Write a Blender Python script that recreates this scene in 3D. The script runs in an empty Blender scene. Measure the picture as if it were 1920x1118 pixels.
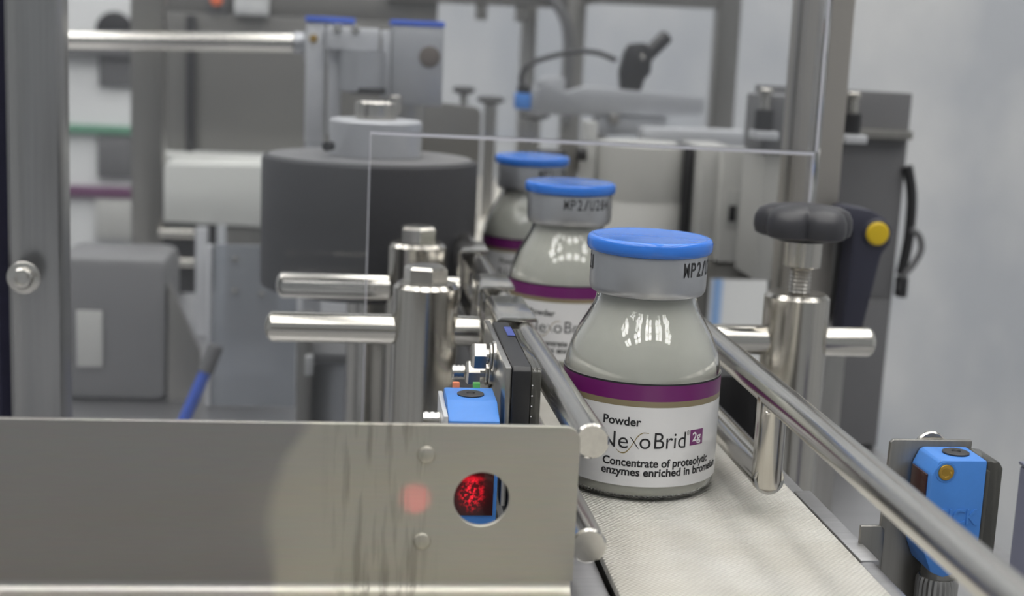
import bpy, bmesh, math, random
from mathutils import Vector, Matrix, Euler

random.seed(7)
scene = bpy.context.scene
col = scene.collection
MM = 0.001

# ------------------------------------------------------------------ camera
def make_camera():
    f, pitch, yaw, roll = 2630.0, 0.17801, 0.1138, 0.04568
    F = Vector((math.sin(yaw)*math.cos(pitch), math.cos(yaw)*math.cos(pitch), -math.sin(pitch)))
    R0 = Vector((math.cos(yaw), -math.sin(yaw), 0)); U0 = R0.cross(F)
    c, s = math.cos(roll), math.sin(roll)
    R = c*R0 + s*U0; U = -s*R0 + c*U0
    cd = bpy.data.cameras.new('camera'); co = bpy.data.objects.new('camera', cd); col.objects.link(co)
    m = Matrix((R, U, -F)).transposed().to_4x4(); m.translation = Vector((-0.08028, -0.37525, 0.11911))
    co.matrix_world = m
    cd.sensor_fit = 'HORIZONTAL'; cd.sensor_width = 36; cd.lens = f/1920*36
    cd.clip_start = 0.01; cd.clip_end = 50
    cd.dof.use_dof = True; cd.dof.focus_distance = 0.365; cd.dof.aperture_fstop = 15
    scene.camera = co
make_camera()

# ------------------------------------------------------------------ world and exposure
w = bpy.data.worlds.new('hall'); scene.world = w; w.use_nodes = True
w.node_tree.nodes['Background'].inputs[0].default_value = (0.93, 0.97, 1.0, 1)
w.node_tree.nodes['Background'].inputs[1].default_value = 0.25
scene.view_settings.view_transform = 'Standard'
scene.view_settings.look = 'None'
scene.view_settings.exposure = 0.2
scene.view_settings.gamma = 1.0
scene.view_settings.use_curve_mapping = False
cy_ = scene.cycles
cy_.max_bounces = 8; cy_.diffuse_bounces = 2; cy_.glossy_bounces = 4; cy_.transmission_bounces = 8; cy_.transparent_max_bounces = 12
LAMP = 8.6            # luminance of the ceiling lamps

# ------------------------------------------------------------------ materials
def nt(name):
    m = bpy.data.materials.new(name); m.use_nodes = True
    n = m.node_tree.nodes; l = m.node_tree.links
    return m, n, l, n['Principled BSDF']
def plain(name, c, rough=.5, metal=0, spec=.5, emit=None, es=0, coat=0, trans=0, var=0, vscale=200):
    m, n, l, b = nt(name)
    b.inputs['Base Color'].default_value = (*c, 1); b.inputs['Roughness'].default_value = rough
    b.inputs['Metallic'].default_value = metal; b.inputs['Specular IOR Level'].default_value = spec
    b.inputs['Coat Weight'].default_value = coat; b.inputs['Transmission Weight'].default_value = trans
    if emit:
        b.inputs['Emission Color'].default_value = (*emit, 1); b.inputs['Emission Strength'].default_value = es
    if var:
        tc = n.new('ShaderNodeTexCoord'); no = n.new('ShaderNodeTexNoise'); no.inputs['Scale'].default_value = vscale
        no.inputs['Detail'].default_value = 4
        mx = n.new('ShaderNodeMix'); mx.data_type = 'RGBA'
        mx.inputs[6].default_value = (*[x*(1-var) for x in c], 1); mx.inputs[7].default_value = (*[min(1, x*(1+var)) for x in c], 1)
        l.new(tc.outputs['Object'], no.inputs['Vector']); l.new(no.outputs[0], mx.inputs[0]); l.new(mx.outputs[2], b.inputs['Base Color'])
    return m
def steel(name, c, rough=.28, sc=(300, 300, 6000), bump=.01, var=.16, aniso=.0):
    m, n, l, b = nt(name)
    b.inputs['Metallic'].default_value = 1; b.inputs['Anisotropic'].default_value = aniso
    tc = n.new('ShaderNodeTexCoord'); mp = n.new('ShaderNodeMapping'); mp.inputs['Scale'].default_value = sc
    no = n.new('ShaderNodeTexNoise'); no.inputs['Scale'].default_value = 1; no.inputs['Detail'].default_value = 3
    l.new(tc.outputs['Object'], mp.inputs[0]); l.new(mp.outputs[0], no.inputs['Vector'])
    mr = n.new('ShaderNodeMapRange'); mr.inputs[3].default_value = rough*.8; mr.inputs[4].default_value = rough*1.25
    l.new(no.outputs[0], mr.inputs[0]); l.new(mr.outputs[0], b.inputs['Roughness'])
    big = n.new('ShaderNodeTexNoise'); big.inputs['Scale'].default_value = 1; big.inputs['Detail'].default_value = 4
    mp3 = n.new('ShaderNodeMapping'); mp3.inputs['Scale'].default_value = [v*.22 for v in sc]
    l.new(tc.outputs['Object'], mp3.inputs[0]); l.new(mp3.outputs[0], big.inputs['Vector'])
    mx = n.new('ShaderNodeMix'); mx.data_type = 'RGBA'
    mx.inputs[6].default_value = (*[x*(1-var) for x in c], 1); mx.inputs[7].default_value = (*[min(1, x*(1+var)) for x in c], 1)
    l.new(big.outputs[0], mx.inputs[0]); l.new(mx.outputs[2], b.inputs['Base Color'])
    bp = n.new('ShaderNodeBump'); bp.inputs['Strength'].default_value = bump; bp.inputs['Distance'].default_value = 0.0002
    l.new(no.outputs[0], bp.inputs['Height']); l.new(bp.outputs[0], b.inputs['Normal'])
    return m
def clear_sheet(name, haze=.06, tint=(.95, .97, 1), hazec=(.8, .82, .86), ior=1.45, rough=.03):
    m, n, l, b = nt(name); n.remove(b); out = n['Material Output']
    tr = n.new('ShaderNodeBsdfTransparent'); tr.inputs[0].default_value = (*tint, 1)
    df = n.new('ShaderNodeBsdfDiffuse'); df.inputs[0].default_value = (*hazec, 1)
    gl = n.new('ShaderNodeBsdfGlossy'); gl.inputs['Roughness'].default_value = rough
    fr = n.new('ShaderNodeFresnel'); fr.inputs[0].default_value = ior
    a = n.new('ShaderNodeMixShader'); a.inputs[0].default_value = haze
    c = n.new('ShaderNodeMixShader')
    l.new(tr.outputs[0], a.inputs[1]); l.new(df.outputs[0], a.inputs[2])
    l.new(fr.outputs[0], c.inputs[0]); l.new(a.outputs[0], c.inputs[1]); l.new(gl.outputs[0], c.inputs[2])
    l.new(c.outputs[0], out.inputs[0])
    return m

M = {}
M['steel_v'] = steel('brushed_steel_turned', (.58, .555, .51), .21, (4000, 4000, 60), .012)
M['steel_x'] = steel('brushed_steel_rod', (.62, .60, .555), .19, (60, 4000, 4000), .012)
M['steel_y'] = steel('brushed_steel_rail', (.58, .565, .535), .20, (2500, 60, 2500), .012)
M['steel_dark'] = steel('dark_steel', (.33, .32, .30), .38, (3000, 3000, 80), .012)
M['steel_mid'] = steel('satin_steel', (.46, .45, .43), .30, (3000, 3000, 80), .012)
M['bolt'] = steel('bolt_steel', (.68, .66, .62), .22, (900, 900, 900), .012)
M['alu'] = plain('anodised_aluminium', (.42, .43, .45), .42, .55, var=.06)
M['alu_light'] = plain('pale_aluminium', (.55, .56, .58), .45, .35, var=.05)
M['post_steel'] = plain('bead_blasted_steel', (.40, .38, .35), .45, .6, var=.06, vscale=30)
M['deck'] = steel('deck_steel', (.42, .42, .43), .42, (60, 2500, 2500), .012)
M['rubber'] = plain('dark_foam_rubber', (.058, .058, .064), .75, var=.12, vscale=900)
M['drum_top'] = plain('drum_top_grey', (.20, .20, .205), .5, .3)
M['black'] = plain('black_plastic', (.018, .018, .02), .42, var=.15)
M['knob'] = plain('black_grip_plastic', (.04, .04, .046), .42, var=.2, vscale=900)
M['navy'] = plain('navy_cloth', (.022, .022, .05), .85, var=.3, vscale=120)
M['lever'] = plain('navy_grey_plastic', (.030, .031, .052), .5)
M['post_blue'] = plain('blue_grey_paint', (.17, .175, .24), .5)
M['grey_case'] = plain('grey_case_paint', (.17, .17, .175), .5, var=.06, vscale=30)
M['painted_blue_reflection'] = plain('painted_blue_reflection', (.04, .07, .33), .3)  # flat blue colour standing in for a reflection
M['stripe_blue'] = plain('pale_blue_stripe', (.22, .36, .62), .5)
M['yellow'] = plain('yellow_plastic', (.62, .43, .012), .45)
M['blue_cap'] = plain('blue_cap_plastic', (.035, .19, .70), .28, coat=.2)
def cap_bump(m):
    n = m.node_tree.nodes; l = m.node_tree.links
    tc = n.new('ShaderNodeTexCoord'); no = n.new('ShaderNodeTexNoise'); no.inputs['Scale'].default_value = 160; no.inputs['Detail'].default_value = 2
    bp = n.new('ShaderNodeBump'); bp.inputs['Strength'].default_value = .25; bp.inputs['Distance'].default_value = .0006
    l.new(tc.outputs['Object'], no.inputs['Vector']); l.new(no.outputs[0], bp.inputs['Height']); l.new(bp.outputs[0], n['Principled BSDF'].inputs['Normal'])
cap_bump(M['blue_cap']); M['blue_cap'].node_tree.nodes['Principled BSDF'].inputs['Roughness'].default_value = .2
M['crimp'] = plain('satin_aluminium_crimp', (.50, .51, .53), .36, .85, var=.03, vscale=500)
M['sensor_blue'] = plain('sensor_blue_plastic', (.055, .21, .60), .45, var=.05, vscale=700)
M['blue_strip'] = plain('blue_end_cap', (.05, .13, .60), .5)
M['hose_blue'] = plain('blue_hose', (.05, .12, .55), .4)
M['brass'] = plain('brass', (.62, .38, .08), .25, 1)
M['white'] = plain('white_enamel', (.62, .63, .63), .5, var=.04, vscale=8)
M['cream'] = plain('cream_sheet', (.62, .63, .60), .5)
M['grey_box'] = plain('grey_enamel', (.135, .135, .14), .5, var=.05, vscale=60)
M['grey_pale'] = plain('pale_grey_enamel', (.47, .47, .45), .5, var=.04, vscale=40)
M['grey_side'] = plain('grey_plastic', (.40, .40, .385), .55, var=.04, vscale=40)
M['brown_grey'] = plain('smoky_panel', (.20, .195, .185), .35, .35, var=.15, vscale=9)
M['brown_dark'] = plain('dark_bronze_disc', (.13, .11, .095), .6)
M['green'] = plain('green_strip', (.12, .30, .20), .5)
M['purple_far'] = plain('far_purple_strip', (.14, .05, .12), .5)
M['orange'] = plain('orange_plastic', (.75, .16, .06), .5)
M['green_led'] = plain('green_indicator', (.12, .42, .10), .4)
M['orange_led'] = plain('orange_indicator', (.72, .22, .10), .4)
M['lens_dark'] = plain('dark_red_lens', (.035, .010, .008), .12)
M['white_print'] = plain('white_print', (.75, .72, .76), .5)
M['ink'] = plain('black_ink', (.012, .012, .015), .6)
M['stamp_ink'] = plain('black_stamp_ink', (.03, .03, .033), .6)
M['paper'] = plain('white_label_paper', (.70, .70, .71), .35, coat=.25)
M['purple'] = plain('purple_print', (.145, .012, .125), .35, coat=.25)
M['gold'] = plain('khaki_gold_print', (.23, .19, .115), .4, coat=.2)
M['gold_ink'] = plain('gold_ink', (.28, .22, .10), .4)
M['powder'] = plain('off_white_powder', (.70, .69, .635), .9, var=.08, vscale=160)
M['acrylic'] = clear_sheet('acrylic_guard', .034, (.97, .975, .985), ior=1.3)
M['acrylic_edge'] = plain('frosted_acrylic_edge', (.62, .62, .68), .4)
M['clear_dark'] = clear_sheet('smoky_clear_plastic', .16, (.55, .54, .50), (.30, .30, .28), 1.5, .08)
M['haze_plate'] = clear_sheet('hazy_plastic_plate', .5, (.85, .88, .92), (.36, .38, .41), 1.45, .2)
M['floor'] = plain('grey_floor', (.36, .36, .37), .5, var=.1, vscale=3)
M['ceiling'] = plain('white_ceiling', (.6, .6, .6), .8)
M['lamp'] = plain('lamp_diffuser', (.8, .8, .8), .5, emit=(1, .985, .95), es=LAMP)
M['lamp_frame'] = plain('lamp_frame', (.6, .6, .6), .5)

def wall_mat():
    m, n, l, b = nt('white_wall_sheeting')
    tc = n.new('ShaderNodeTexCoord'); mp = n.new('ShaderNodeMapping'); mp.inputs['Scale'].default_value = (5, 5, 3.2)
    no = n.new('ShaderNodeTexNoise'); no.inputs['Scale'].default_value = 1; no.inputs['Detail'].default_value = 4
    cr = n.new('ShaderNodeValToRGB'); cr.color_ramp.elements[0].position = .38; cr.color_ramp.elements[1].position = .62
    cr.color_ramp.elements[0].color = (.44, .46, .49, 1); cr.color_ramp.elements[1].color = (.57, .58, .59, 1)
    l.new(tc.outputs['Object'], mp.inputs[0]); l.new(mp.outputs[0], no.inputs['Vector']); l.new(no.outputs[0], cr.inputs[0])
    l.new(cr.outputs[0], b.inputs['Base Color']); b.inputs['Roughness'].default_value = .6
    return m
M['wall'] = wall_mat()

def plate_mat():
    # brushed sheet with a lighter, warmer patch around the hole
    m, n, l, b = nt('patchy_brushed_sheet')
    b.inputs['Metallic'].default_value = .85
    tc = n.new('ShaderNodeTexCoord'); sep = n.new('ShaderNodeSeparateXYZ'); l.new(tc.outputs['Object'], sep.inputs[0])
    def math_(op, a, bb=None, v=None):
        q = n.new('ShaderNodeMath'); q.operation = op
        l.new(a, q.inputs[0])
        if bb is not None: l.new(bb, q.inputs[1])
        elif v is not None: q.inputs[1].default_value = v
        return q.outputs[0]
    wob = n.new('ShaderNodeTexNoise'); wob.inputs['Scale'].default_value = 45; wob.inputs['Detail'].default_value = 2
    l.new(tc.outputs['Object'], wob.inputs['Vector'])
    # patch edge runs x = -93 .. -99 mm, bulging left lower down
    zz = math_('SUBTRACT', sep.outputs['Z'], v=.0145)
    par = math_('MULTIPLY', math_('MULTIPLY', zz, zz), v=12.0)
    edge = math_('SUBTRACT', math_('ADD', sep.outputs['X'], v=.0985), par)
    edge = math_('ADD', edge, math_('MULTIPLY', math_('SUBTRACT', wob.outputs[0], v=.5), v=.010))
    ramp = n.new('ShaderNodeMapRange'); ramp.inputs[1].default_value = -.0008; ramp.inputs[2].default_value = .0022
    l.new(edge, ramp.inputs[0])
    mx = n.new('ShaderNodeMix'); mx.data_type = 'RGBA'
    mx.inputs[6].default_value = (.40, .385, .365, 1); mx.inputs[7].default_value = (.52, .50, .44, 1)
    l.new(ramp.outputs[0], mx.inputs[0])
    mp = n.new('ShaderNodeMapping'); mp.inputs['Scale'].default_value = (150, 150, 5000); l.new(tc.outputs['Object'], mp.inputs[0])
    no = n.new('ShaderNodeTexNoise'); no.inputs['Scale'].default_value = 1; no.inputs['Detail'].default_value = 3; l.new(mp.outputs[0], no.inputs['Vector'])
    dk = n.new('ShaderNodeMix'); dk.data_type = 'RGBA'; dk.blend_type = 'MULTIPLY'; dk.inputs[0].default_value = .16
    l.new(mx.outputs[2], dk.inputs[6]); l.new(no.outputs[1], dk.inputs[7])
    # vertical smears where adhesive ran down
    mp2 = n.new('ShaderNodeMapping'); mp2.inputs['Scale'].default_value = (520, 100, 55); l.new(tc.outputs['Object'], mp2.inputs[0])
    sm = n.new('ShaderNodeTexNoise'); sm.inputs['Scale'].default_value = 1; sm.inputs['Detail'].default_value = 2; l.new(mp2.outputs[0], sm.inputs['Vector'])
    near = math_('ABSOLUTE', math_('ADD', sep.outputs['X'], v=.0735))
    band = n.new('ShaderNodeMapRange'); band.inputs[1].default_value = .013; band.inputs[2].default_value = .006; l.new(near, band.inputs[0])
    smr = n.new('ShaderNodeMapRange'); smr.inputs[1].default_value = .50; smr.inputs[2].default_value = .66; l.new(sm.outputs[0], smr.inputs[0])
    smear = math_('MULTIPLY', smr.outputs[0], band.outputs[0])
    d2 = n.new('ShaderNodeMix'); d2.data_type = 'RGBA'; d2.inputs[7].default_value = (.24, .225, .195, 1)
    l.new(math_('MULTIPLY', smear, v=.55), d2.inputs[0]); l.new(dk.outputs[2], d2.inputs[6])
    l.new(d2.outputs[2], b.inputs['Base Color'])
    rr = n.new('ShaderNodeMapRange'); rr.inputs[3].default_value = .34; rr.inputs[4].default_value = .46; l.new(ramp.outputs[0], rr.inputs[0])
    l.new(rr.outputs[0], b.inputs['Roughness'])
    hh = math_('ADD', math_('MULTIPLY', no.outputs[0], v=.10), math_('MULTIPLY', smear, v=1.0))
    bp = n.new('ShaderNodeBump'); bp.inputs['Strength'].default_value = .5; bp.inputs['Distance'].default_value = .0005
    l.new(hh, bp.inputs['Height']); l.new(bp.outputs[0], b.inputs['Normal'])
    return m
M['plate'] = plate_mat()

def belt_mat():
    m, n, l, b = nt('woven_white_belt')
    tc = n.new('ShaderNodeTexCoord')
    mp = n.new('ShaderNodeMapping'); mp.inputs['Scale'].default_value = (1, 1, 1); l.new(tc.outputs['Object'], mp.inputs[0])
    sep = n.new('ShaderNodeSeparateXYZ'); l.new(mp.outputs[0], sep.inputs[0])
    def f(op, a, v=None, c=None):
        q = n.new('ShaderNodeMath'); q.operation = op; l.new(a, q.inputs[0])
        if c is not None: l.new(c, q.inputs[1])
        elif v is not None: q.inputs[1].default_value = v
        return q.outputs[0]
    P = 2*math.pi/.0015
    sx = f('SINE', f('MULTIPLY', sep.outputs['X'], P)); sy = f('SINE', f('MULTIPLY', sep.outputs['Y'], P*.85))
    wv = f('MULTIPLY', sx, c=sy)
    bp = n.new('ShaderNodeBump'); bp.inputs['Strength'].default_value = .8; bp.inputs['Distance'].default_value = .0004
    l.new(wv, bp.inputs['Height']); l.new(bp.outputs[0], b.inputs['Normal'])
    no = n.new('ShaderNodeTexNoise'); no.inputs['Scale'].default_value = 28; no.inputs['Detail'].default_value = 4; l.new(tc.outputs['Object'], no.inputs['Vector'])
    cr = n.new('ShaderNodeValToRGB'); cr.color_ramp.elements[0].position = .35; cr.color_ramp.elements[1].position = .65
    cr.color_ramp.elements[0].color = (.60, .575, .515, 1); cr.color_ramp.elements[1].color = (.72, .705, .66, 1)
    l.new(no.outputs[0], cr.inputs[0])
    d = n.new('ShaderNodeMix'); d.data_type = 'RGBA'; d.blend_type = 'MULTIPLY'
    mr = n.new('ShaderNodeMapRange'); mr.inputs[1].default_value = -1; mr.inputs[2].default_value = 1; mr.inputs[3].default_value = .80; mr.inputs[4].default_value = 1.0
    l.new(wv, mr.inputs[0]); d.inputs[0].default_value = 1; l.new(cr.outputs[0], d.inputs[6]); l.new(mr.outputs[0], d.inputs[7])
    # a few dark specks
    sp = n.new('ShaderNodeTexNoise'); sp.inputs['Scale'].default_value = 210; sp.inputs['Detail'].default_value = 1; l.new(tc.outputs['Object'], sp.inputs['Vector'])
    sr = n.new('ShaderNodeMapRange'); sr.inputs[1].default_value = .80; sr.inputs[2].default_value = .84; l.new(sp.outputs[0], sr.inputs[0])
    e = n.new('ShaderNodeMix'); e.data_type = 'RGBA'; e.inputs[7].default_value = (.2, .16, .12, 1)
    l.new(sr.outputs[0], e.inputs[0]); l.new(d.outputs[2], e.inputs[6]); l.new(e.outputs[2], b.inputs['Base Color'])
    b.inputs['Roughness'].default_value = .6
    return m
M['belt'] = belt_mat()

def lens_mat():
    # red diode light scattered in the lens of the lit sensor
    m, n, l, b = nt('lit_red_lens')
    b.inputs['Base Color'].default_value = (.03, .002, .003, 1); b.inputs['Roughness'].default_value = .15
    tc = n.new('ShaderNodeTexCoord')
    def blob(c, sx, sz):
        mp = n.new('ShaderNodeMapping'); mp.vector_type = 'POINT'; mp.inputs['Location'].default_value = (-c[0]/sx, 0, -c[1]/sz); mp.inputs['Scale'].default_value = (1/sx, 0, 1/sz)
        l.new(tc.outputs['Object'], mp.inputs[0]); ln = n.new('ShaderNodeVectorMath'); ln.operation = 'LENGTH'; l.new(mp.outputs[0], ln.inputs[0])
        mr = n.new('ShaderNodeMapRange'); mr.interpolation_type = 'SMOOTHSTEP'; mr.inputs[1].default_value = 1; mr.inputs[2].default_value = 0; l.new(ln.outputs['Value'], mr.inputs[0]); return mr.outputs[0]
    def mth(op, a, c=None, v=None):
        q = n.new('ShaderNodeMath'); q.operation = op; l.new(a, q.inputs[0])
        if c is not None: l.new(c, q.inputs[1])
        if v is not None: q.inputs[1].default_value = v
        return q.outputs[0]
    no = n.new('ShaderNodeTexNoise'); no.inputs['Scale'].default_value = 900; no.inputs['Detail'].default_value = 3; l.new(tc.outputs['Object'], no.inputs['Vector'])
    g = n.new('ShaderNodeMapRange'); g.inputs[1].default_value = .46; g.inputs[2].default_value = .68; l.new(no.outputs[0], g.inputs[0])
    body = mth('MULTIPLY', blob((-.0498, .0085), .0042, .0058), g.outputs[0])
    e = mth('ADD', mth('MULTIPLY', body, v=1.5), mth('MULTIPLY', blob((-.0500, .0122), .0042, .0011), v=.5))
    e = mth('ADD', e, mth('MULTIPLY', blob((-.0500, .0090), .0062, .0080), v=.06))
    b.inputs['Emission Color'].default_value = (1, .012, .03, 1); l.new(e, b.inputs['Emission Strength'])
    return m
M['red_lens'] = lens_mat()

def glass_mat():
    m, n, l, b = nt('clear_vial_glass')
    b.inputs['Base Color'].default_value = (.97, .985, .975, 1); b.inputs['Roughness'].default_value = .015
    b.inputs['Transmission Weight'].default_value = 1; b.inputs['IOR'].default_value = 1.5
    return m
M['glass'] = glass_mat()

# ------------------------------------------------------------------ builders (millimetres)
def sharpen(bm, ang=32):
    for f in bm.faces: f.smooth = True
    a = math.radians(ang)
    for e in bm.edges:
        e.smooth = not (len(e.link_faces) != 2 or e.calc_face_angle(0) > a)
def world_loc(o):
    v = Vector((0, 0, 0))
    while o is not None:
        v = v + o.location; o = o.parent
    return v
def link_mesh(name, me, mat, parent=None, sub=None):
    o = bpy.data.objects.new(name, me); col.objects.link(o)
    if mat: me.materials.clear(); me.materials.append(M[mat])
    if parent is not None:
        o.parent = parent; o.location = -world_loc(parent)
    return o
def obj(name, bm, mat, parent=None, scale=True, ang=32):
    if scale: bmesh.ops.scale(bm, vec=(MM, MM, MM), verts=bm.verts)
    bmesh.ops.recalc_face_normals(bm, faces=bm.faces)
    sharpen(bm, ang)
    me = bpy.data.meshes.new(name); bm.to_mesh(me); bm.free()
    return link_mesh(name, me, mat, parent)
def tag(o, label=None, cat=None, group=None, kind=None):
    for k, v in (('label', label), ('category', cat), ('group', group), ('kind', kind)):
        if v: o[k] = v
    return o
def thing(name, label, cat, loc, group=None, kind=None):
    o = bpy.data.objects.new(name, None); col.objects.link(o); o.empty_display_size = .01
    o.location = Vector(loc)*MM
    return tag(o, label, cat, group, kind)
def add_box(bm, x0, x1, y0, y1, z0, z1, bev=0, seg=2):
    t = bmesh.new()
    vs = [t.verts.new((x, y, z)) for x in (x0, x1) for y in (y0, y1) for z in (z0, z1)]
    for q in ((0, 1, 3, 2), (4, 6, 7, 5), (0, 4, 5, 1), (2, 3, 7, 6), (0, 2, 6, 4), (1, 5, 7, 3)):
        t.faces.new([vs[i] for i in q])
    if bev: bmesh.ops.bevel(t, geom=list(t.edges), offset=bev, segments=seg, profile=.5, affect='EDGES')
    merge(bm, t)
def merge(bm, t):
    me = bpy.data.meshes.new('tmp'); t.to_mesh(me); t.free(); bm.from_mesh(me); bpy.data.meshes.remove(me)
def frame(d):
    d = Vector(d).normalized()
    a = Vector((0, 0, 1)) if abs(d.z) < .9 else Vector((1, 0, 0))
    u = a.cross(d).normalized(); v = d.cross(u)
    return u, v, d
def add_lathe(bm, base, axis, prof, seg=32, closed=False, rfun=None, phase=0):
    """prof: list of (r, h) along the axis; r=0 ends close the solid"""
    u, v, d = frame(axis); base = Vector(base); rings = []
    for r, h in prof:
        if r < 1e-6: rings.append([bm.verts.new(base + d*h)]); continue
        ring = []
        for i in range(seg):
            t = 2*math.pi*i/seg + phase; rr = r*(rfun(t) if rfun else 1)
            ring.append(bm.verts.new(base + d*h + (u*math.cos(t) + v*math.sin(t))*rr))
        rings.append(ring)
    pairs = list(zip(rings, rings[1:])) + ([(rings[-1], rings[0])] if closed else [])
    for A, B in pairs:
        for i in range(seg):
            j = (i+1) % seg
            if len(A) == 1 and len(B) == 1: continue
            if len(A) == 1: bm.faces.new((A[0], B[i], B[j]))
            elif len(B) == 1: bm.faces.new((A[i], B[0], A[j]))
            else: bm.faces.new((A[i], B[i], B[j], A[j]))
def add_cyl(bm, p0, p1, r, ch=.4, dome=0, seg=32, r1=None):
    p0 = Vector(p0); p1 = Vector(p1); L = (p1-p0).length; r1 = r if r1 is None else r1
    def end(rr, h, s):
        if dome == 2 or (dome == 1 and s > 0) or (dome == -1 and s < 0):
            k = rr*.55
            return [(rr*math.cos(a), h - s*k + s*k*math.sin(a)) for a in [i*math.pi/10 for i in range(0, 5)]] + [(0, h)]
        return [(rr, h - s*ch), (rr - ch, h), (0, h)]
    prof = list(reversed(end(r, 0, -1))) + end(r1, L, 1)
    add_lathe(bm, p0, p1-p0, prof, seg)
def BOX(name, parent, mat, x0, x1, y0, y1, z0, z1, bev=.4):
    bm = bmesh.new(); add_box(bm, x0, x1, y0, y1, z0, z1, bev); return obj(name, bm, mat, parent)
def CYL(name, parent, mat, p0, p1, r, ch=.4, dome=0, seg=32, r1=None):
    bm = bmesh.new(); add_cyl(bm, p0, p1, r, ch, dome, seg, r1); return obj(name, bm, mat, parent)
def LAT(name, parent, mat, base, axis, prof, seg=48, **k):
    bm = bmesh.new(); add_lathe(bm, base, axis, prof, seg, **k); return obj(name, bm, mat, parent)
def HEX(name, parent, mat, p0, p1, r, phase=0):
    """hexagon bolt head: flats with chamfered crown"""
    p0 = Vector(p0); p1 = Vector(p1); L = (p1-p0).length
    bm = bmesh.new(); add_lathe(bm, p0, p1-p0, [(0, 0), (r, 0), (r, L*.84), (r*.86, L), (0, L)], 6, phase=phase)
    return obj(name, bm, mat, parent, ang=20)
def THREAD(name, parent, mat, p0, p1, r, pitch=1.0):
    p0 = Vector(p0); p1 = Vector(p1); L = (p1-p0).length; n = max(3, int(L/pitch)); prof = [(0, 0)]
    for i in range(n): prof += [(r*.86, L*i/n), (r, L*(i+.5)/n)]
    prof += [(r*.86, L), (0, L)]
    bm = bmesh.new(); add_lathe(bm, p0, p1-p0, prof, 24); return obj(name, bm, mat, parent, ang=60)
def smooth_path(pts, n=8):
    pts = [Vector(p) for p in pts]; out = []
    for i in range(len(pts)-1):
        a = pts[max(0, i-1)]; b = pts[i]; c = pts[i+1]; d = pts[min(len(pts)-1, i+2)]
        for k in range(n):
            t = k/n
            out.append(.5*((2*b) + (c-a)*t + (2*a-5*b+4*c-d)*t*t + (3*b-a-3*c+d)*t**3))
    return out + [pts[-1]]
def add_tube(bm, pts, r, seg=14):
    rings = []; up = None
    for i, p in enumerate(pts):
        d = (pts[min(i+1, len(pts)-1)] - pts[max(i-1, 0)]).normalized()
        if up is None: up = frame(d)[0]
        u = (up - d*up.dot(d)).normalized(); v = d.cross(u); up = u
        rings.append([bm.verts.new(p + (u*math.cos(2*math.pi*k/seg) + v*math.sin(2*math.pi*k/seg))*r) for k in range(seg)])
    for A, B in zip(rings, rings[1:]):
        for k in range(seg): bm.faces.new((A[k], A[(k+1) % seg], B[(k+1) % seg], B[k]))
    bm.faces.new(rings[0]); bm.faces.new(rings[-1])
def TUBE(name, parent, mat, pts, r, n=8, seg=14):
    bm = bmesh.new(); add_tube(bm, smooth_path(pts, n), r, seg); return obj(name, bm, mat, parent, ang=60)
def PRISM(name, parent, mat, outline, a0, a1, plane='XZ', bev=.4):
    """outline in two of the axes, extruded along the third from a0 to a1"""
    bm = bmesh.new()
    def P(u, v, a): return {'XZ': (u, a, v), 'XY': (u, v, a), 'YZ': (a, u, v)}[plane]
    A = [bm.verts.new(P(u, v, a0)) for u, v in outline]; B = [bm.verts.new(P(u, v, a1)) for u, v in outline]
    n = len(outline); bm.faces.new(A); bm.faces.new(list(reversed(B)))
    for i in range(n): bm.faces.new((A[i], B[i], B[(i+1) % n], A[(i+1) % n]))
    bmesh.ops.recalc_face_normals(bm, faces=bm.faces)
    if bev: bmesh.ops.bevel(bm, geom=list(bm.edges), offset=bev, segments=2, profile=.5, affect='EDGES')
    return obj(name, bm, mat, parent)
def arc(cx, cy, r, a0, a1, n=8):
    return [(cx + r*math.cos(math.radians(a0+(a1-a0)*i/n)), cy + r*math.sin(math.radians(a0+(a1-a0)*i/n))) for i in range(n+1)]
def curve_mesh(cu):
    o = bpy.data.objects.new('tmp', cu); col.objects.link(o)
    dg = bpy.context.evaluated_depsgraph_get(); me = bpy.data.meshes.new_from_object(o.evaluated_get(dg))
    bpy.data.objects.remove(o); bpy.data.curves.remove(cu); return me
def sheet_bm(outline, holes, t, bev=.1):
    """flat sheet with holes, outline in local XY millimetres, centred thickness along Z"""
    cu = bpy.data.curves.new('tmp', 'CURVE'); cu.dimensions = '2D'; cu.fill_mode = 'BOTH'; cu.extrude = t/2 - bev; cu.bevel_depth = bev; cu.offset = -bev
    for loop in [outline] + holes:
        s = cu.splines.new('POLY'); s.points.add(len(loop)-1); s.use_cyclic_u = True
        for i, (x, y) in enumerate(loop): s.points[i].co = (x, y, 0, 1)
    me = curve_mesh(cu); bm = bmesh.new(); bm.from_mesh(me); bpy.data.meshes.remove(me)
    bmesh.ops.remove_doubles(bm, verts=bm.verts, dist=.001)
    return bm
def text_bm(s, size, offset=0, space=1.0):
    cu = bpy.data.curves.new('tmp', 'FONT'); cu.body = s; cu.size = size; cu.offset = offset; cu.space_character = space
    cu.resolution_u = 6
    me = curve_mesh(cu); bm = bmesh.new(); bm.from_mesh(me); bpy.data.meshes.remove(me)
    return bm
def fit(bm, x0, x1, z0, zcap=None, cap=None):
    """scale flat text to run x0..x1; cap height set by zcap"""
    xs = [v.co.x for v in bm.verts]; a, b = min(xs), max(xs); k = (x1-x0)/(b-a)
    for v in bm.verts:
        v.co.x = x0 + (v.co.x-a)*k; v.co.y = z0 + v.co.y*(zcap/cap if cap else k); v.co.z = 0
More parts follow.
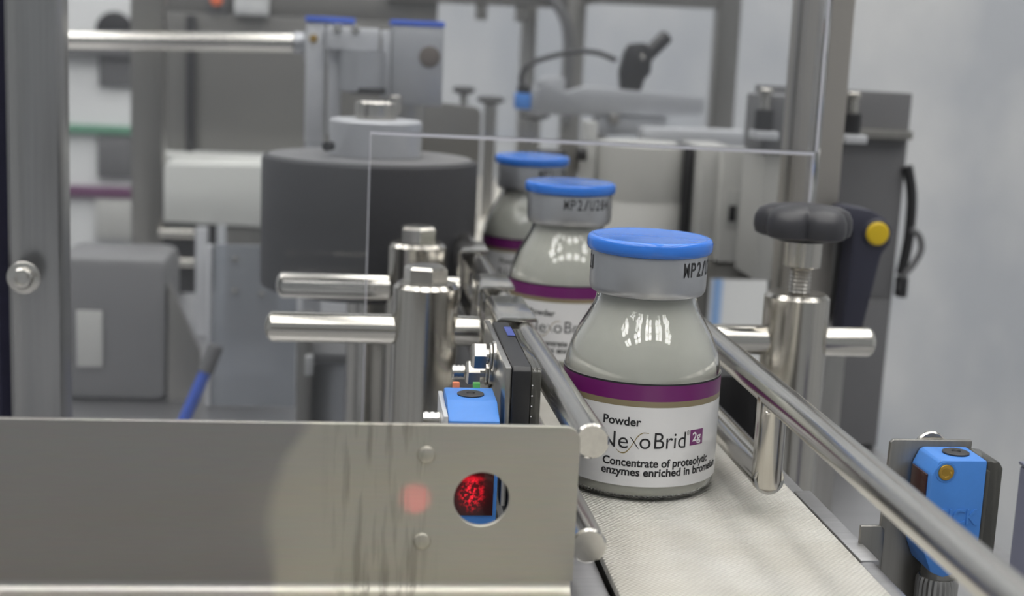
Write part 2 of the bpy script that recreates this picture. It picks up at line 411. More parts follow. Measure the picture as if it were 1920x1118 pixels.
def wrap(bm, R):
    """flat (arc length, height) millimetres -> on a cylinder of radius R, angle 0 faces -Y"""
    xs = [v.co.x for v in bm.verts]
    x = math.floor(min(xs))
    while x < max(xs):
        bmesh.ops.bisect_plane(bm, geom=list(bm.verts)+list(bm.edges)+list(bm.faces), plane_co=(x, 0, 0), plane_no=(1, 0, 0)); x += .8
    for v in bm.verts:
        a = v.co.x/R; v.co = Vector((R*math.sin(a), -R*math.cos(a), v.co.y))

# ------------------------------------------------------------------ the setting
def structure(o): return tag(o, kind='structure')
structure(BOX('floor', None, 'floor', -2600, 2600, -2600, 2200, -960, -900, 0))
structure(BOX('wall_back', None, 'wall', -2600, 2600, 1900, 1960, -900, 2100, 0))
structure(BOX('wall_right', None, 'wall', 2600, 2660, -2600, 1960, -900, 2100, 0))
structure(BOX('ceiling', None, 'ceiling', -2600, 2600, -2600, 1960, 2100, 2160, 0))
for x in (-1700, -900, -100, 700, 1500):
    for y in (-1900, -1100, -300, 500, 1300):
        t = thing('ceiling_light', 'square white ceiling lamp panel above the machine', 'lamp', (x, y, 2100), 'ceiling lamp panels')
        BOX('frame', t, 'lamp_frame', x-270, x+270, y-270, y+270, 2085, 2100, 2)
        for dx in (-130, 130):
            for dy in (-130, 130): BOX('diffuser', t, 'lamp', x+dx-100, x+dx+100, y+dy-100, y+dy+100, 2078, 2084.5, 0)

# ------------------------------------------------------------------ conveyor
bm = bmesh.new()
add_box(bm, -20, 43, -300, 900, -2.4, 0, .6, 2)
tag(obj('conveyor_belt', bm, 'belt'), 'white woven conveyor belt carrying the glass vials', 'conveyor belt')
t = thing('belt_conveyor', 'grey metal conveyor bed and side rails under the white belt', 'conveyor', (10, 300, -90))
BOX('bed', t, 'steel_mid', -19, 42, -300, 900, -30, -2.5, .5)
PRISM('side_rail', t, 'deck', [(-300, -26), (900, -26), (900, -3), (-300, -3)], -34, -20.5, 'YZ', .8)
PRISM('side_rail', t, 'deck', [(-300, -26), (900, -26), (900, -.8), (-40, -.8), (-300, -.8)], 43.6, 47.4, 'YZ', .8)
BOX('joint_strip', t, 'deck', 43.8, 48.6, -62, -8, -1.6, -.3, .3)
for y in (60, 420, 780): BOX('foot', t, 'steel_dark', 0, 24, y, y+30, -88, -29.5, .5)

t = thing('machine_deck', 'grey steel machine deck plate below the conveyor', 'machine deck', (-120, 260, -900))
BOX('top_plate', t, 'deck', -460, 205, 30, 480, -96, -88, .8)
BOX('cabinet', t, 'grey_box', -450, 195, 40, 480, -900, -110, 2)
BOX('rear_cabinet', t, 'grey_box', -450, 48, 480.5, 690, -900, -97, 2)
BOX('rear_plate', t, 'deck', -460, 48, 480.5, 900, -96, -88, .8)
BOX('skirt', t, 'steel_dark', -450, 195, 38, 470, -109.9, -96.2, .5)

# ------------------------------------------------------------------ guide rails
t = thing('guide_rail', 'left stainless guide rail of two round bars beside the vials', 'guide rail', (-30, 100, 0))
CYL('upper_bar', t, 'steel_y', (-26.8, -77, 33), (-33.9, 300, 33), 4.1, .5)
CYL('lower_bar', t, 'steel_y', (-27.4, -84, 11), (-34.2, 300, 12), 4.1, .5)
for y in (60, 230): CYL('upright', t, 'steel_v', (-28.4-(y+77)*.0159, y, 11), (-28.4-(y+77)*.0159, y, 34), 3.2, .3)
t = thing('guide_rail', 'right stainless guide rail running down to the lower right corner', 'guide rail', (29, 60, 0))
CYL('upper_bar', t, 'steel_y', (28.7, -262, 33.2), (28.7, 330, 33.2), 4.0, .5)
TUBE('lower_bar', t, 'steel_y', [(28.7, 330, 10.4), (28.7, 100, 10.4), (28.7, -20, 10.4), (28.7, -30, 10.4)], 4.0, 6, 28)
bm = bmesh.new(); add_lathe(bm, (28.7, -30, 6.4), (0, 0, 1), [(0, 0), (2.2, .45), (3.5, 1.6), (4.0, 3.6), (4.0, 25.6), (0, 25.6)], 32)
up = obj('upright', bm, 'steel_v', t)
CYL('upright', t, 'steel_v', (28.7, 80, 10.4), (28.7, 80, 33), 3.4, .3)
for i, (a, z) in enumerate(((-28.5, 28.6), (-33, 28.9), (-26.6, 12.5))):
    bm = bmesh.new(); add_lathe(bm, (26.0+i*.9, a, z), (-.3, -.4, .6), [(0, -.5), (.9, -.2), (.7, .4), (0, .6)], 10); obj('weld_bead', bm, 'bolt', up)

def rail_clip(y0, y1, xr, label, leg, name='rail_clip'):
    """bent sheet hooked over the upper bar, with a leg hanging on the outside"""
    t = thing(name, label, 'bracket', (xr-6, y0, 20), 'sheet clips hooked over the left guide rail')
    th = 1.3; xo = xr-7.2; top = 33+4.15; r = 2.2
    out = [(xo, leg)] + [(xo, top+th-r)] + arc(xo+r, top+th-r, r, 180, 90, 6)[1:] + [(xr+4.6, top+th)] + arc(xr+4.6, top+th/2, th/2, 90, -90, 5)[1:-1] + [(xr+4.6, top), (xo+r, top)] + arc(xo+r, top+th-r, r-th, 90, 180, 4)[1:] + [(xo+th, leg)]
    PRISM('strap', t, 'steel_y', out, y0, y1, 'XZ', .12)
    return t
rail_clip(37, 74, -30.5, 'nearest sheet clip on the left guide rail, holding the black reflector', 20)
rail_clip(92, 118, -31.2, 'middle sheet clip on the left guide rail at the front clamp post rod', 8)
rail_clip(176, 200, -32.5, 'farthest sheet clip on the left guide rail at the rear clamp post rod', 8)

# ------------------------------------------------------------------ clamp posts
def clamp_post(x, y, r, top, zr, xl, xr_, label, rodr=5.1):
    t = thing('clamp_post', label, 'clamp post', (x, y, -88), 'clamp posts with cross rods')
    CYL('body', t, 'steel_v', (x, y, -88), (x, y, top), r, 1.4, seg=48)
    CYL('cross_rod', t, 'steel_x', (xl, y, zr), (xr_, y, zr), rodr, .4, dome=-1 if xl < -60 else 1, seg=40)
    return t
t = clamp_post(-56.7, 84, 11.0, 40.5, 24.4, -109.5, -38.2, 'front left clamp post with hexagon bolt on top')
HEX('hex_bolt', t, 'bolt', (-56.9, 84, 40.3), (-56.9, 84, 46.2), 7.4, .25)
t = clamp_post(-56.4, 166, 11.3, 42.2, 24.0, -110.6, -39.2, 'rear left clamp post with hexagon bolt on top')
HEX('hex_bolt', t, 'bolt', (-56.4, 166, 42.0), (-56.4, 166, 48.6), 7.4, .1)
t = clamp_post(69.0, 80, 11.0, 41.0, 24.4, 32, 97.7, 'right clamp post with threaded stud and black star knob')
THREAD('threaded_stud', t, 'steel_mid', (69.6, 80, 40.8), (69.6, 80, 51), 3.7, 1.25)
CYL('sleeve', t, 'steel_v', (69.7, 80, 50), (69.7, 80, 59.4), 6.3, .4)
k = thing('star_knob', 'black star shaped grip knob on top of the right clamp post', 'knob', (69.3, 80, 58))
def lob(n=5, ph=0.0, d=.26):
    return lambda a: 1 - d*(1-abs(math.cos(n/2*(a-ph)))**.75)
# frame() of the z axis: u = x-cross... evaluate phase so that a valley faces the camera
bm = bmesh.new()
u, v, d = frame((0, 0, 1)); ph = math.atan2(Vector((-149, -455, 0)).dot(v), Vector((-149, -455, 0)).dot(u)) + math.pi/5 + .12
add_lathe(bm, (69.3, 80, 58), (0, 0, 1), [(0, 2.2), (14.6, 2.2), (16.4, 3.0), (17.0, 5.2), (16.8, 8.4), (15.4, 11.0), (12.4, 12.4), (7, 13.2), (0, 13.5)], 120, rfun=lob(5, ph))
obj('grip', bm, 'knob', k, ang=40)
CYL('collar', k, 'black', (69.3, 80, 58.9), (69.3, 80, 60.6), 9.0, .4)

# ------------------------------------------------------------------ vials
R = 21.9
def make_vial():
    t = thing('glass_vial', '', 'vial', (0, 0, 0), 'capped glass vials on the belt')
    out = [(0, .7), (15.5, .7), (17.4, .2), (18.6, 0), (19.9, .3), (20.9, 1.2), (21.5, 2.6), (21.75, 4.2), (21.78, 8), (21.78, 30.5), (21.7, 32.5), (21.3, 35.2), (20.6, 38.0), (19.6, 40.8), (18.2, 43.8), (16.8, 46.2), (15.4, 48.6), (14.4, 50.6), (13.9, 52.2), (13.8, 53.6), (13.8, 56)]
    inn = [(12.6, 56), (12.6, 53.4), (12.9, 51.6), (13.7, 49.8), (14.9, 47.5), (16.3, 45.0), (17.7, 42.6), (18.8, 40.0), (19.7, 37.4), (20.35, 34.8), (20.75, 32.2), (20.8, 30.5), (20.8, 4.2), (20.5, 2.6), (19.8, 1.5), (18.6, 1.05), (0, 1.05)]
    bm = bmesh.new(); add_lathe(bm, (0, 0, 0), (0, 0, 1), out+inn, 96); obj('glass_body', bm, 'glass', t, ang=75)
    pow_ = [(0, 1.1)] + [(rr-.06, zz) for rr, zz in reversed(inn[:-1])][:-1] + [(12.5, 55.6), (0, 55.6)]
    pow_[1] = (18.56, 1.1)
    bm = bmesh.new(); add_lathe(bm, (0, 0, 0), (0, 0, 1), pow_, 72); obj('powder', bm, 'powder', t, ang=75)
    # label: paper, printed bands, lettering
    def shell(r, z0, z1, th=.06): return [(r, z0), (r+th, z0), (r+th, z1), (r, z1)]
    bm = bmesh.new(); add_lathe(bm, (0, 0, 0), (0, 0, 1), shell(21.80, 4.6, 32.9), 120, closed=True); lb = obj('label', bm, 'paper', t)
    bm = bmesh.new(); add_lathe(bm, (0, 0, 0), (0, 0, 1), shell(21.84, 28.1, 32.4, .05), 120, closed=True); obj('purple_band', bm, 'purple', lb)
    bm = bmesh.new(); add_lathe(bm, (0, 0, 0), (0, 0, 1), shell(21.84, 26.5, 28.1, .05), 120, closed=True); obj('gold_band', bm, 'gold', lb)
    bm = bmesh.new(); add_lathe(bm, (0, 0, 0), (0, 0, 1), shell(21.84, 32.4, 32.9, .05), 120, closed=True); obj('dark_line', bm, 'ink', lb)
    RT = 21.92; D = math.radians
    def line(name, s, a0, a1, z0, cap, off, mat='ink', ref='H'):
        b = text_bm(s, 1, off)
        h = text_bm(ref, 1); ch = max(v.co.y for v in h.verts); h.free()
        fit(b, RT*D(a0), RT*D(a1), z0, cap, ch); wrap(b, RT); return obj(name, b, mat, lb, ang=180)
    line('lettering_powder', 'Powder', -37.5, -10.2, 21.3, 2.25, .022)
    line('lettering_name', 'Ne', -38.6, -18.6, 15.0, 4.35, -.002)
    line('lettering_name', 'o', -10.6, -2.9, 15.2, 4.3, -.002)
    line('lettering_name', 'Brid', -.3, 23.6, 15.3, 4.35, -.002)
    line('lettering_registered', '\u00ae', 24.4, 26.6, 18.6, 1.3, .0)
    line('lettering_concentrate', 'Concentrate of proteolytic', -36.2, 48.4, 10.15, 2.1, .028)
    line('lettering_enzymes', 'enzymes enriched in bromelain', -37.0, 64.0, 7.6, 2.1, .028)
    # the x: one dark stroke, one long swash that runs under the e and over the o
    def stroke(name, pts, wd, mat):
        b = bmesh.new(); P = smooth_path([(p[0], p[1], 0) for p in pts], 8); L = []
        for i, p in enumerate(P):
            d = (P[min(i+1, len(P)-1)]-P[max(i-1, 0)]).normalized(); nrm = Vector((-d.y, d.x, 0)); k = min(1, .35+2.2*min(i, len(P)-1-i)/len(P))
            L.append((b.verts.new(p+nrm*wd/2*k), b.verts.new(p-nrm*wd/2*k)))
        for A, B in zip(L, L[1:]): b.faces.new((A[0], A[1], B[1], B[0]))
        for vv in b.verts: vv.co.x = RT*D(vv.co.x)
        wrap(b, RT); return obj(name, b, mat, lb, ang=180)
    stroke('lettering_name', [(-17.6, 18.3), (-15.5, 17.4), (-13.2, 16.2), (-11.0, 15.1)], .42, 'ink')
    stroke('swash', [(-27.0, 14.7), (-24.2, 13.8), (-20.6, 13.8), (-17.6, 14.9), (-14.8, 16.7), (-12.0, 18.5), (-8.6, 19.5), (-4.4, 19.5)], .40, 'gold_ink')
    b = bmesh.new(); vs = [b.verts.new((RT*D(a), z, 0)) for a, z in ((27.4, 15.6), (40.2, 15.6), (40.2, 19.9), (27.4, 19.9))]; b.faces.new(vs); wrap(b, RT-.01); obj('dose_box', b, 'purple', lb)
    b = text_bm('2g', 1, .02); fit(b, (RT+.03)*D(29.6), (RT+.03)*D(38.0), 16.75, 2.5, .73); wrap(b, RT+.03); obj('lettering_dose', b, 'white_print', lb, ang=180)
    # crimp and cap
    bm = bmesh.new(); add_lathe(bm, (0, 0, 0), (0, 0, 1), [(0, 56.2), (13.2, 56.2), (13.2, 54.0), (14.3, 53.9), (15.3, 54.3), (15.9, 55.2), (16.05, 56.4), (16.05, 64.6), (15.8, 65.3), (0, 65.3)], 96); cr = obj('crimp_band', bm, 'crimp', t)
    def stamp(s, a0, pitch=2.5):
        b = bmesh.new()
        for i, c in enumerate(s):
            q = text_bm(c, 1, .014); h = 4.1; x = 16.12*D(a0)+i*pitch
            xs = [v.co.x for v in q.verts]; wdt = .95 if c == '1' else 1.9
            fit(q, x, x+wdt, 60.35, h, .73); merge(b, q)
        wrap(b, 16.12); return b
    obj('stamp_code', stamp('MP2/U284', 24), 'stamp_ink', cr, ang=180); obj('stamp_date', stamp('21', -93), 'stamp_ink', cr, ang=180)
    bm = bmesh.new(); add_lathe(bm, (0, 0, 0), (0, 0, 1), [(0, 65.4), (16.3, 65.4), (16.9, 65.7), (17.25, 66.6), (17.25, 68.4), (16.9, 69.2), (16.2, 69.55), (15.2, 69.4), (14.4, 69.3), (0, 69.7)], 96); obj('flip_cap', bm, 'blue_cap', t, ang=50)
    return t
def copy_tree(o, parent=None):
    c = o.copy(); col.objects.link(c); c.parent = parent
    for ch in list(o.children): copy_tree(ch, c)
    return c
vial = make_vial()
spots = [(0, 0, 0, 0, 'nearest glass vial with blue cap, sharp in front of the right rail'),
         (0, 149.3, -7, -33, 'middle glass vial with blue cap, half hidden behind the nearest one'),
         (0, 270.5, -5, -14, 'farthest glass vial with blue cap, blurred beside the dark roller')]
for i, (x, y, rz, rs, lab) in enumerate(spots):
    o = vial if i == 0 else copy_tree(vial)
    o.location = (x*MM, y*MM, .00002); o.rotation_euler.z = math.radians(rz); o['label'] = lab
    if rs:
        for ch in o.children:
            for g in ch.children:
                if g.name.startswith('stamp'): g.rotation_euler.z = math.radians(rs)

# ------------------------------------------------------------------ sheet metal plate in front
t = thing('sheet_metal_plate', 'bent stainless sheet plate with a round hole, lower left front', 'metal plate', (-100, -90, 0))
outl = [(-230, 5.3), (-31.6, 5.3), (-31.6, 36.6)] + arc(-34.9, 36.6, 3.3, 0, 90, 8)[1:] + [(-230, 39.9)]
hole = [(-52.2+6.0*math.cos(a), 23.6+6.0*math.sin(a)) for a in [2*math.pi*i/56 for i in range(56)]]
bm = sheet_bm(outl, [hole], 1.5, .18)
bmesh.ops.rotate(bm, verts=bm.verts, cent=(0, 0, 0), matrix=Matrix.Rotation(math.pi/2, 3, 'X'))
bmesh.ops.translate(bm, verts=bm.verts, vec=(0, -89.2, 0))
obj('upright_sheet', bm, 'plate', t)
r = 2.4; cy, cz = -90+1.5-r-.0, 4.5
prof = [(-88.45, 5.4)] + arc(-88.45-r-1.5, 5.4, r+1.5, 0, -90, 8)[1:] + [(-170, 1.5), (-170, 3.0)] + arc(-88.45-r-1.5, 5.4, r, -90, 0, 8)
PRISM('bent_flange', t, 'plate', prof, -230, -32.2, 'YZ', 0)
for (x, z, rr) in ((-64.3, 33.3, 1.9), (-64.6, 14.2, 1.8)):
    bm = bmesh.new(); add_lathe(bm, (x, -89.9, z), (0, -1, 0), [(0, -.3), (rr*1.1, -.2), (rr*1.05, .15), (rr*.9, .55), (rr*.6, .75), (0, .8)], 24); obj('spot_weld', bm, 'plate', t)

# ------------------------------------------------------------------ sensors
# photoelectric sensor behind the plate
t = thing('photoelectric_sensor', 'blue photoelectric sensor behind the hole of the front plate', 'sensor', (-50, -30, -15))
PRISM('housing', t, 'sensor_blue', [(-39.5, -12), (-17, -12), (-17, 30), (-30.5, 30), (-32.5, 29.0), (-39.5, 27.0)], -56.3, -43.4, 'YZ', .5)
BOX('lens', t, 'red_lens', -54.6, -44.4, -39.9, -39.4, 2.6, 16.5, .15)
LAT('dial', t, 'black', (-49.8, -24.5, 29.8), (0, 0, 1), [(0, 0), (3.5, 0), (3.5, .5), (3.0, .7), (1.2, .7), (1.0, .35), (0, .35)], 32)
BOX('orange_indicator', t, 'orange_led', -54.0, -52.1, -17.0, -15.6, 27, 31.2, .2)
BOX('green_indicator', t, 'green_led', -48.6, -46.7, -17.0, -15.6, 27, 31.2, .2)
BOX('mounting_plate', t, 'alu_light', -57.6, -56.4, -40, -14, -12, 28.2, .2)
THREAD('mounting_screw', t, 'bolt', (-62.2, -30, 24.6), (-57.4, -30, 24.6), 2.3, 1.6)
BOX('bracket_foot', t, 'steel_mid', -60, -36, -42, -12, -30, -12.2, .4)

# black reflector with clear cover, bolted beside the left rail
t = thing('reflector_block', 'black reflector block with clear cover bolted beside the left rail', 'reflector', (-37, 0, 0))
BOX('back_plate', t, 'steel_mid', -41.6, -40.0, -30.5, 31, 2, 38.6, .2)
PRISM('black_body', t, 'black', [(-32, -2), (26, -2), (26, 39.2), (-30.8, 39.2), (-32, 38.2)], -39.9, -35.2, 'YZ', .35)
PRISM('clear_cover', t, 'clear_dark', [(-32, -2), (18, -2), (18, 38.9), (-30.8, 38.9), (-32, 37.9)], -35.0, -32.6, 'YZ', .3)
BOX('painted_blue_reflection', t, 'painted_blue_reflection', -37.4, -35.3, 6, 18, 39.3, 39.45, 0)  # thin slip painted as the blue reflection on top of the block
bm = bmesh.new()
for i in range(10): add_lathe(bm, (-34.8, -32.05, 34.5-i*2.7), (0, -1, 0), [(0, -.1), (.22, 0), (0, .12)], 8)
tag(obj('rim_prisms', bm, 'white_print', t), kind='stuff')
def side_bolt(y, z, n, rr):
    b = HEX('bolt_head', t, 'bolt', (-44.4-n, y, z), (-48.2-n, y, z), rr, .2)
    bm = bmesh.new(); add_cyl(bm, (-41.5, y, z), (-42.6, y, z), rr*1.1, .2); add_cyl(bm, (-42.7, y, z), (-43.5, y, z), rr*.95, .2); add_cyl(bm, (-43.5, y, z), (-44.5-n, y, z), rr*.55, .1)
    obj('washer', bm, 'bolt', b); return b
side_bolt(-4, 35.6, 0, 3.9)
b = side_bolt(6, 28.6, .6, 3.7)
THREAD('thread_end', b, 'bolt', (-49.0, 6, 28.6), (-52.6, 6, 28.6), 2.2, 1.0)
BOX('lug', t, 'steel_mid', -46.0, -41.7, 2, 12, -10, 24, .4)

# sensor at the right edge
t = thing('photoelectric_sensor', 'blue photoelectric sensor with brass insert at the right edge', 'sensor', (68, -54, -30))
PRISM('housing', t, 'sensor_blue', [(60.4, 1.0), (60.4, 20.6), (62.0, 24.2), (63.0, 24.6), (74.4, 24.6), (74.4, -3.0), (66, -5.6), (62.6, -4.2)], -60, -47.6, 'XZ', .6)
BOX('lens', t, 'lens_dark', 59.9, 60.6, -58.0, -49.0, 2, 20.4, .1)
PRISM('clear_cap', t, 'clear_dark', [(74.6, -3), (77.0, -3), (78.7, -1), (78.7, 22.6), (77.6, 24.2), (74.6, 24.4)], -59.6, -47.8, 'XZ', .4)
BOX('cap_core', t, 'steel_dark', 74.7, 76.0, -58.6, -49.0, -2.4, 21.6, .3)
LAT('brass_insert', t, 'brass', (64.0, -60.08, 21.6), (0, -1, 0), [(0, .06), (1.1, .06), (1.35, .22), (1.9, .28), (2.0, .1), (2.0, -.8), (0, -.8)], 32)
LAT('insert_boss', t, 'sensor_blue', (64.0, -60.0, 21.6), (0, -1, 0), [(2.05, -.4), (2.05, .12), (2.6, .12), (2.7, -.4)], 32, closed=True)
LAT('dial', t, 'black', (68.9, -53.6, 24.5), (0, 0, 1), [(0, 0), (3.3, 0), (3.3, .5), (2.8, .7), (1.2, .7), (1.0, .35), (0, .35)], 32)
q = text_bm('SICK', 1, .01); fit(q, 63.6, 73.2, 8.4, 4.1, .73)
for v in q.verts: v.co = Vector((v.co.x, -60.3, v.co.y))
ex = bmesh.ops.extrude_face_region(q, geom=list(q.faces)); bmesh.ops.translate(q, verts=[g for g in ex['geom'] if isinstance(g, bmesh.types.BMVert)], vec=(0, .5, 0))
obj('raised_lettering', q, 'sensor_blue', t)
CYL('neck', t, 'steel_dark', (67.3, -54, -7.5), (67.3, -54, -4.2), 4.2, .3)
LAT('knurled_connector', t, 'steel_mid', (67.3, -54, -24), (0, 0, 1), [(0, 0), (4.8, 0), (5.1, .6), (5.1, 15.4), (4.6, 16.8), (0, 16.8)], 144, rfun=lambda a: 1+.035*math.cos(24*a))
TUBE('cable', t, 'black', [(67.3, -54, -23.5), (67.3, -54, -40), (68, -50, -70), (69, -30, -120)], 2.6)
t = thing('sensor_bracket', 'folded stainless bracket holding the blue sensor by the belt', 'bracket', (60, -45, -30))
PRISM('upright_sheet', t, 'steel_dark', [(52.6, -60), (76, -60), (76, 26.0), (55.4, 26.0), (54.6, 25.2), (54.2, 8)], -47.2, -45.8, 'XZ', .25)
PRISM('side_tab', t, 'steel_dark', [(47.6, -40), (53.9, -40), (53.9, 3.4), (52.9, 4.4), (47.6, 4.4)], -50.6, -49.2, 'XZ', .3)
bm = bmesh.new(); add_cyl(bm, (66, -45.7, 23.6), (66, -44.2, 23.6), 4.2, .4); obj('screw_head', bm, 'bolt', t)
BOX('base_arm', t, 'steel_dark', 48, 80, -49, -20, -66, -58, .5)

# ------------------------------------------------------------------ clear guard with a cut-out for the conveyor
t = thing('acrylic_guard', 'clear acrylic guard panel with a cut out over the conveyor', 'guard panel', (-60, 143, -88))
outl = [(-204.5, -87), (-76.2, -87), (-76.2, 86.2), (91.6, 84.6), (91.6, 260), (-204.5, 260)]
bm = sheet_bm(outl, [], 3, .1)
bmesh.ops.rotate(bm, verts=bm.verts, cent=(0, 0, 0), matrix=Matrix.Rotation(math.pi/2, 3, 'X')); bmesh.ops.translate(bm, verts=bm.verts, vec=(0, 143, 0))
obj('sheet', bm, 'acrylic', t)
PRISM('cut_edge', t, 'acrylic_edge', [(-76.0, 84.9), (91.4, 83.3), (91.4, 84.4), (-76.0, 86.0)], 141.6, 144.4, 'XZ', 0)
BOX('cut_edge', t, 'acrylic_edge', -76.1, -75.75, 141.6, 144.4, -87, 84.6, 0)
BOX('cut_edge', t, 'acrylic_edge', 91.7, 92.5, 141.6, 144.4, 84.6, 260, 0)
t = thing('side_guard', 'narrow clear acrylic side strip beside the right frame post', 'guard panel', (92, 150, -88))
BOX('sheet', t, 'acrylic', 91.8, 94.8, 145.2, 152, -87, 260, .2)
BOX('edge', t, 'acrylic_edge', 91.7, 92.3, 144.5, 145.1, -87, 260, 0)

# ------------------------------------------------------------------ machine frame posts
def post(name, x0, x1, y0, y1, z0, z1, mat, label, group='machine frame posts'):
    t = thing(name, label, 'frame post', ((x0+x1)/2, (y0+y1)/2, z0), group)
    BOX('tube', t, mat, x0, x1, y0, y1, z0, z1, 1.2); return t
t = post('frame_post', -205.8, -188.2, 149, 170, -88, 400, 'steel_mid', 'left front frame post with a round bolt through the guard')
LAT('washer', t, 'bolt', (-199.3, 141.4, 28.6), (0, -1, 0), [(0, 0), (5.9, 0), (5.9, .7), (5.4, 1.0), (0, 1.0)], 40)
LAT('bolt_head', t, 'bolt', (-199.3, 140.4, 28.6), (0, -1, 0), [(0, 0), (3.9, 0), (3.9, 2.4), (3.3, 3.2), (2.2, 3.4), (2.0, 2.2), (0, 2.2)], 32)
BOX('base_block', t, 'steel_dark', -199-8, -190, 145.0, 148.8, -88, -40, .3)
t = post('frame_post', 102.6, 123.2, 200, 222, -88, 400, 'post_steel', 'right front frame post behind the star knob')
BOX('corner_seam', t, 'steel_dark', 101.9, 102.55, 206, 211, -88, 400, .1)
post('frame_post', -233.4, -212.1, 600, 621, -88, 420, 'steel_dark', 'left rear frame post behind the clear guard')
post('frame_post', 82, 97.5, 750, 766, -900, 420, 'steel_dark', 'rear frame post left of the black clamp handle')
post('frame_post', 52, 64.5, 800, 813, -900, 420, 'steel_mid', 'thin rear frame post above the blue connector')
t = post('frame_post', 192.5, 210, 700, 718, 22, 420, 'steel_dark', 'rear frame post right of the black clamp handle')
BOX('cross_foot', t, 'steel_dark', 97.6, 210, 718.1, 766, 20, 40, 1)
t = thing('frame_beam', 'dark overhead beam joining the rear frame posts', 'frame beam', (150, 720, 150))
BOX('tube', t, 'steel_dark', 97.6, 192.3, 700, 718, 154, 175, 1)
BOX('end_plate', t, 'steel_mid', 97.6, 103, 718.2, 765, 154, 175, .5)
t = thing('frame_beam', 'dark overhead beam above the white wall, left of the rear post', 'frame beam', (20, 770, 150))
BOX('tube', t, 'steel_dark', -60, 81.8, 752, 772, 150, 175, 1)
for x in (10, 42): BOX('bracket', t, 'steel_dark', x, x+9, 756, 768, 138, 149.8, .5)
TUBE('conduit', t, 'grey_box', [(40, 748, 168), (66, 747, 158), (80, 746, 140), (84, 745, 110), (84.5, 745, 60)], 4, 8)

# ------------------------------------------------------------------ label roller and its drive
t = thing('wrap_roller', 'large dark foam roller with grey hub beside the conveyor', 'roller', (-74, 262, -88))
LAT('foam_drum', t, 'rubber', (-74.5, 262, 8), (0, 0, 1), [(0, 0), (46.6, 0), (48.2, .8), (48.5, 2), (48.5, 57), (47.9, 58.2), (46.5, 58.6), (0, 58.6)], 96)
LAT('top_disc', t, 'drum_top', (-74.5, 262, 66.7), (0, 0, 1), [(0, 0), (45.5, 0), (45.5, .5), (0, .6)], 72)
LAT('hub', t, 'alu_light', (-72.5, 266, 67.4), (0, 0, 1), [(0, 0), (20.8, 0), (20.8, 15.2), (20.0, 16), (0, 16)], 64)
LAT('shaft_collar', t, 'steel_v', (-72.5, 270, 83.5), (0, 0, 1), [(0, 0), (9.6, 0), (9.6, 7.2), (9.0, 8), (0, 8)], 48)
CYL('set_screw', t, 'black', (-92, 250, 72), (-94.4, 246, 72), 2.2, .3)
CYL('shaft', t, 'steel_v', (-74.5, 262, -88), (-74.5, 262, 8), 9, .3)
t = thing('roller_drive', 'grey drive unit with blue end caps above the roller', 'drive unit', (-70, 350, 80))
BOX('left_profile', t, 'alu_light', -107.8, -98.4, 352, 372, 66, 126.2, .8)
BOX('left_profile', t, 'alu_light', -96.4, -90.0, 352, 372, 70, 126.2, .8)
BOX('blue_end_cap', t, 'blue_strip', -108.3, -83.4, 351, 373, 126.3, 129.2, .5)
BOX('head_plate', t, 'alu_light', -97.8, -71, 344, 374, 113, 124.5, .8)
LAT('motor_can', t, 'alu', (-79.5, 350, 92.5), (0, 0, 1), [(0, 0), (10.5, 0), (11.6, .8), (11.6, 20.5), (0, 20.5)], 48)
CYL('motor_shaft', t, 'black', (-76, 346, 91.8), (-76, 346, 95), 9, .3)
BOX('gear_box', t, 'alu', -64.5, -38.2, 350, 386, 86.6, 126.4, .8)
BOX('gear_box_rib', t, 'alu_light', -69.8, -64.7, 352, 380, 90, 124, .5)
BOX('blue_end_cap', t, 'blue_strip', -65.4, -38.0, 349.5, 386.5, 126.5, 129.4, .5)
LAT('round_plug', t, 'brown_dark', (-45.2, 350, 111.5), (0, -1, 0), [(0, -.2), (5.4, -.2), (5.4, .6), (5.0, .8), (0, .8)], 32)
for x, z in ((-92, 123.6), (-83, 123.6)): LAT('screw', t, 'bolt', (x, 344, z), (0, -1, 0), [(0, 0), (2.4, 0), (2.0, 1.4), (0, 1.6)], 20)
LAT('screw', t, 'brass', (-104, 352, 118), (0, -1, 0), [(0, 0), (2.2, 0), (1.8, 1.0), (0, 1.2)], 20)
CYL('column', t, 'steel_mid', (-60, 372, -88), (-55, 372, 86.5), 9, .5)
CYL('collar_pin', t, 'steel_v', (-62.5, 330, 83.6), (-62.5, 330, 92), 3.2, .3)
PRISM('rear_shield', t, 'brown_grey', [(-50, 8), (-9, 8), (-9, 76)] + arc(-14, 78, 5, 0, 90, 6) + [(-50, 86.0)], 450, 454, 'XZ', .3)
t = thing('cross_tube', 'bright horizontal steel tube behind the clear guard', 'tube', (-190, 500, 112))
CYL('bar', t, 'steel_x', (-300, 500, 109.0), (-120.5, 500, 114.8), 5.6, .4, seg=40)
LAT('end_collar', t, 'alu', (-120.4, 500, 114.8), (1, 0, .03), [(0, 0), (6.4, 0), (6.4, 6), (5.8, 6.6), (0, 6.6)], 32)
BOX('bearing_block', t, 'alu', -113.6, -100, 488, 512, 104, 122, .8)
CYL('arm', t, 'alu', (-107, 500, -88), (-107, 500, 105), 6, .3)

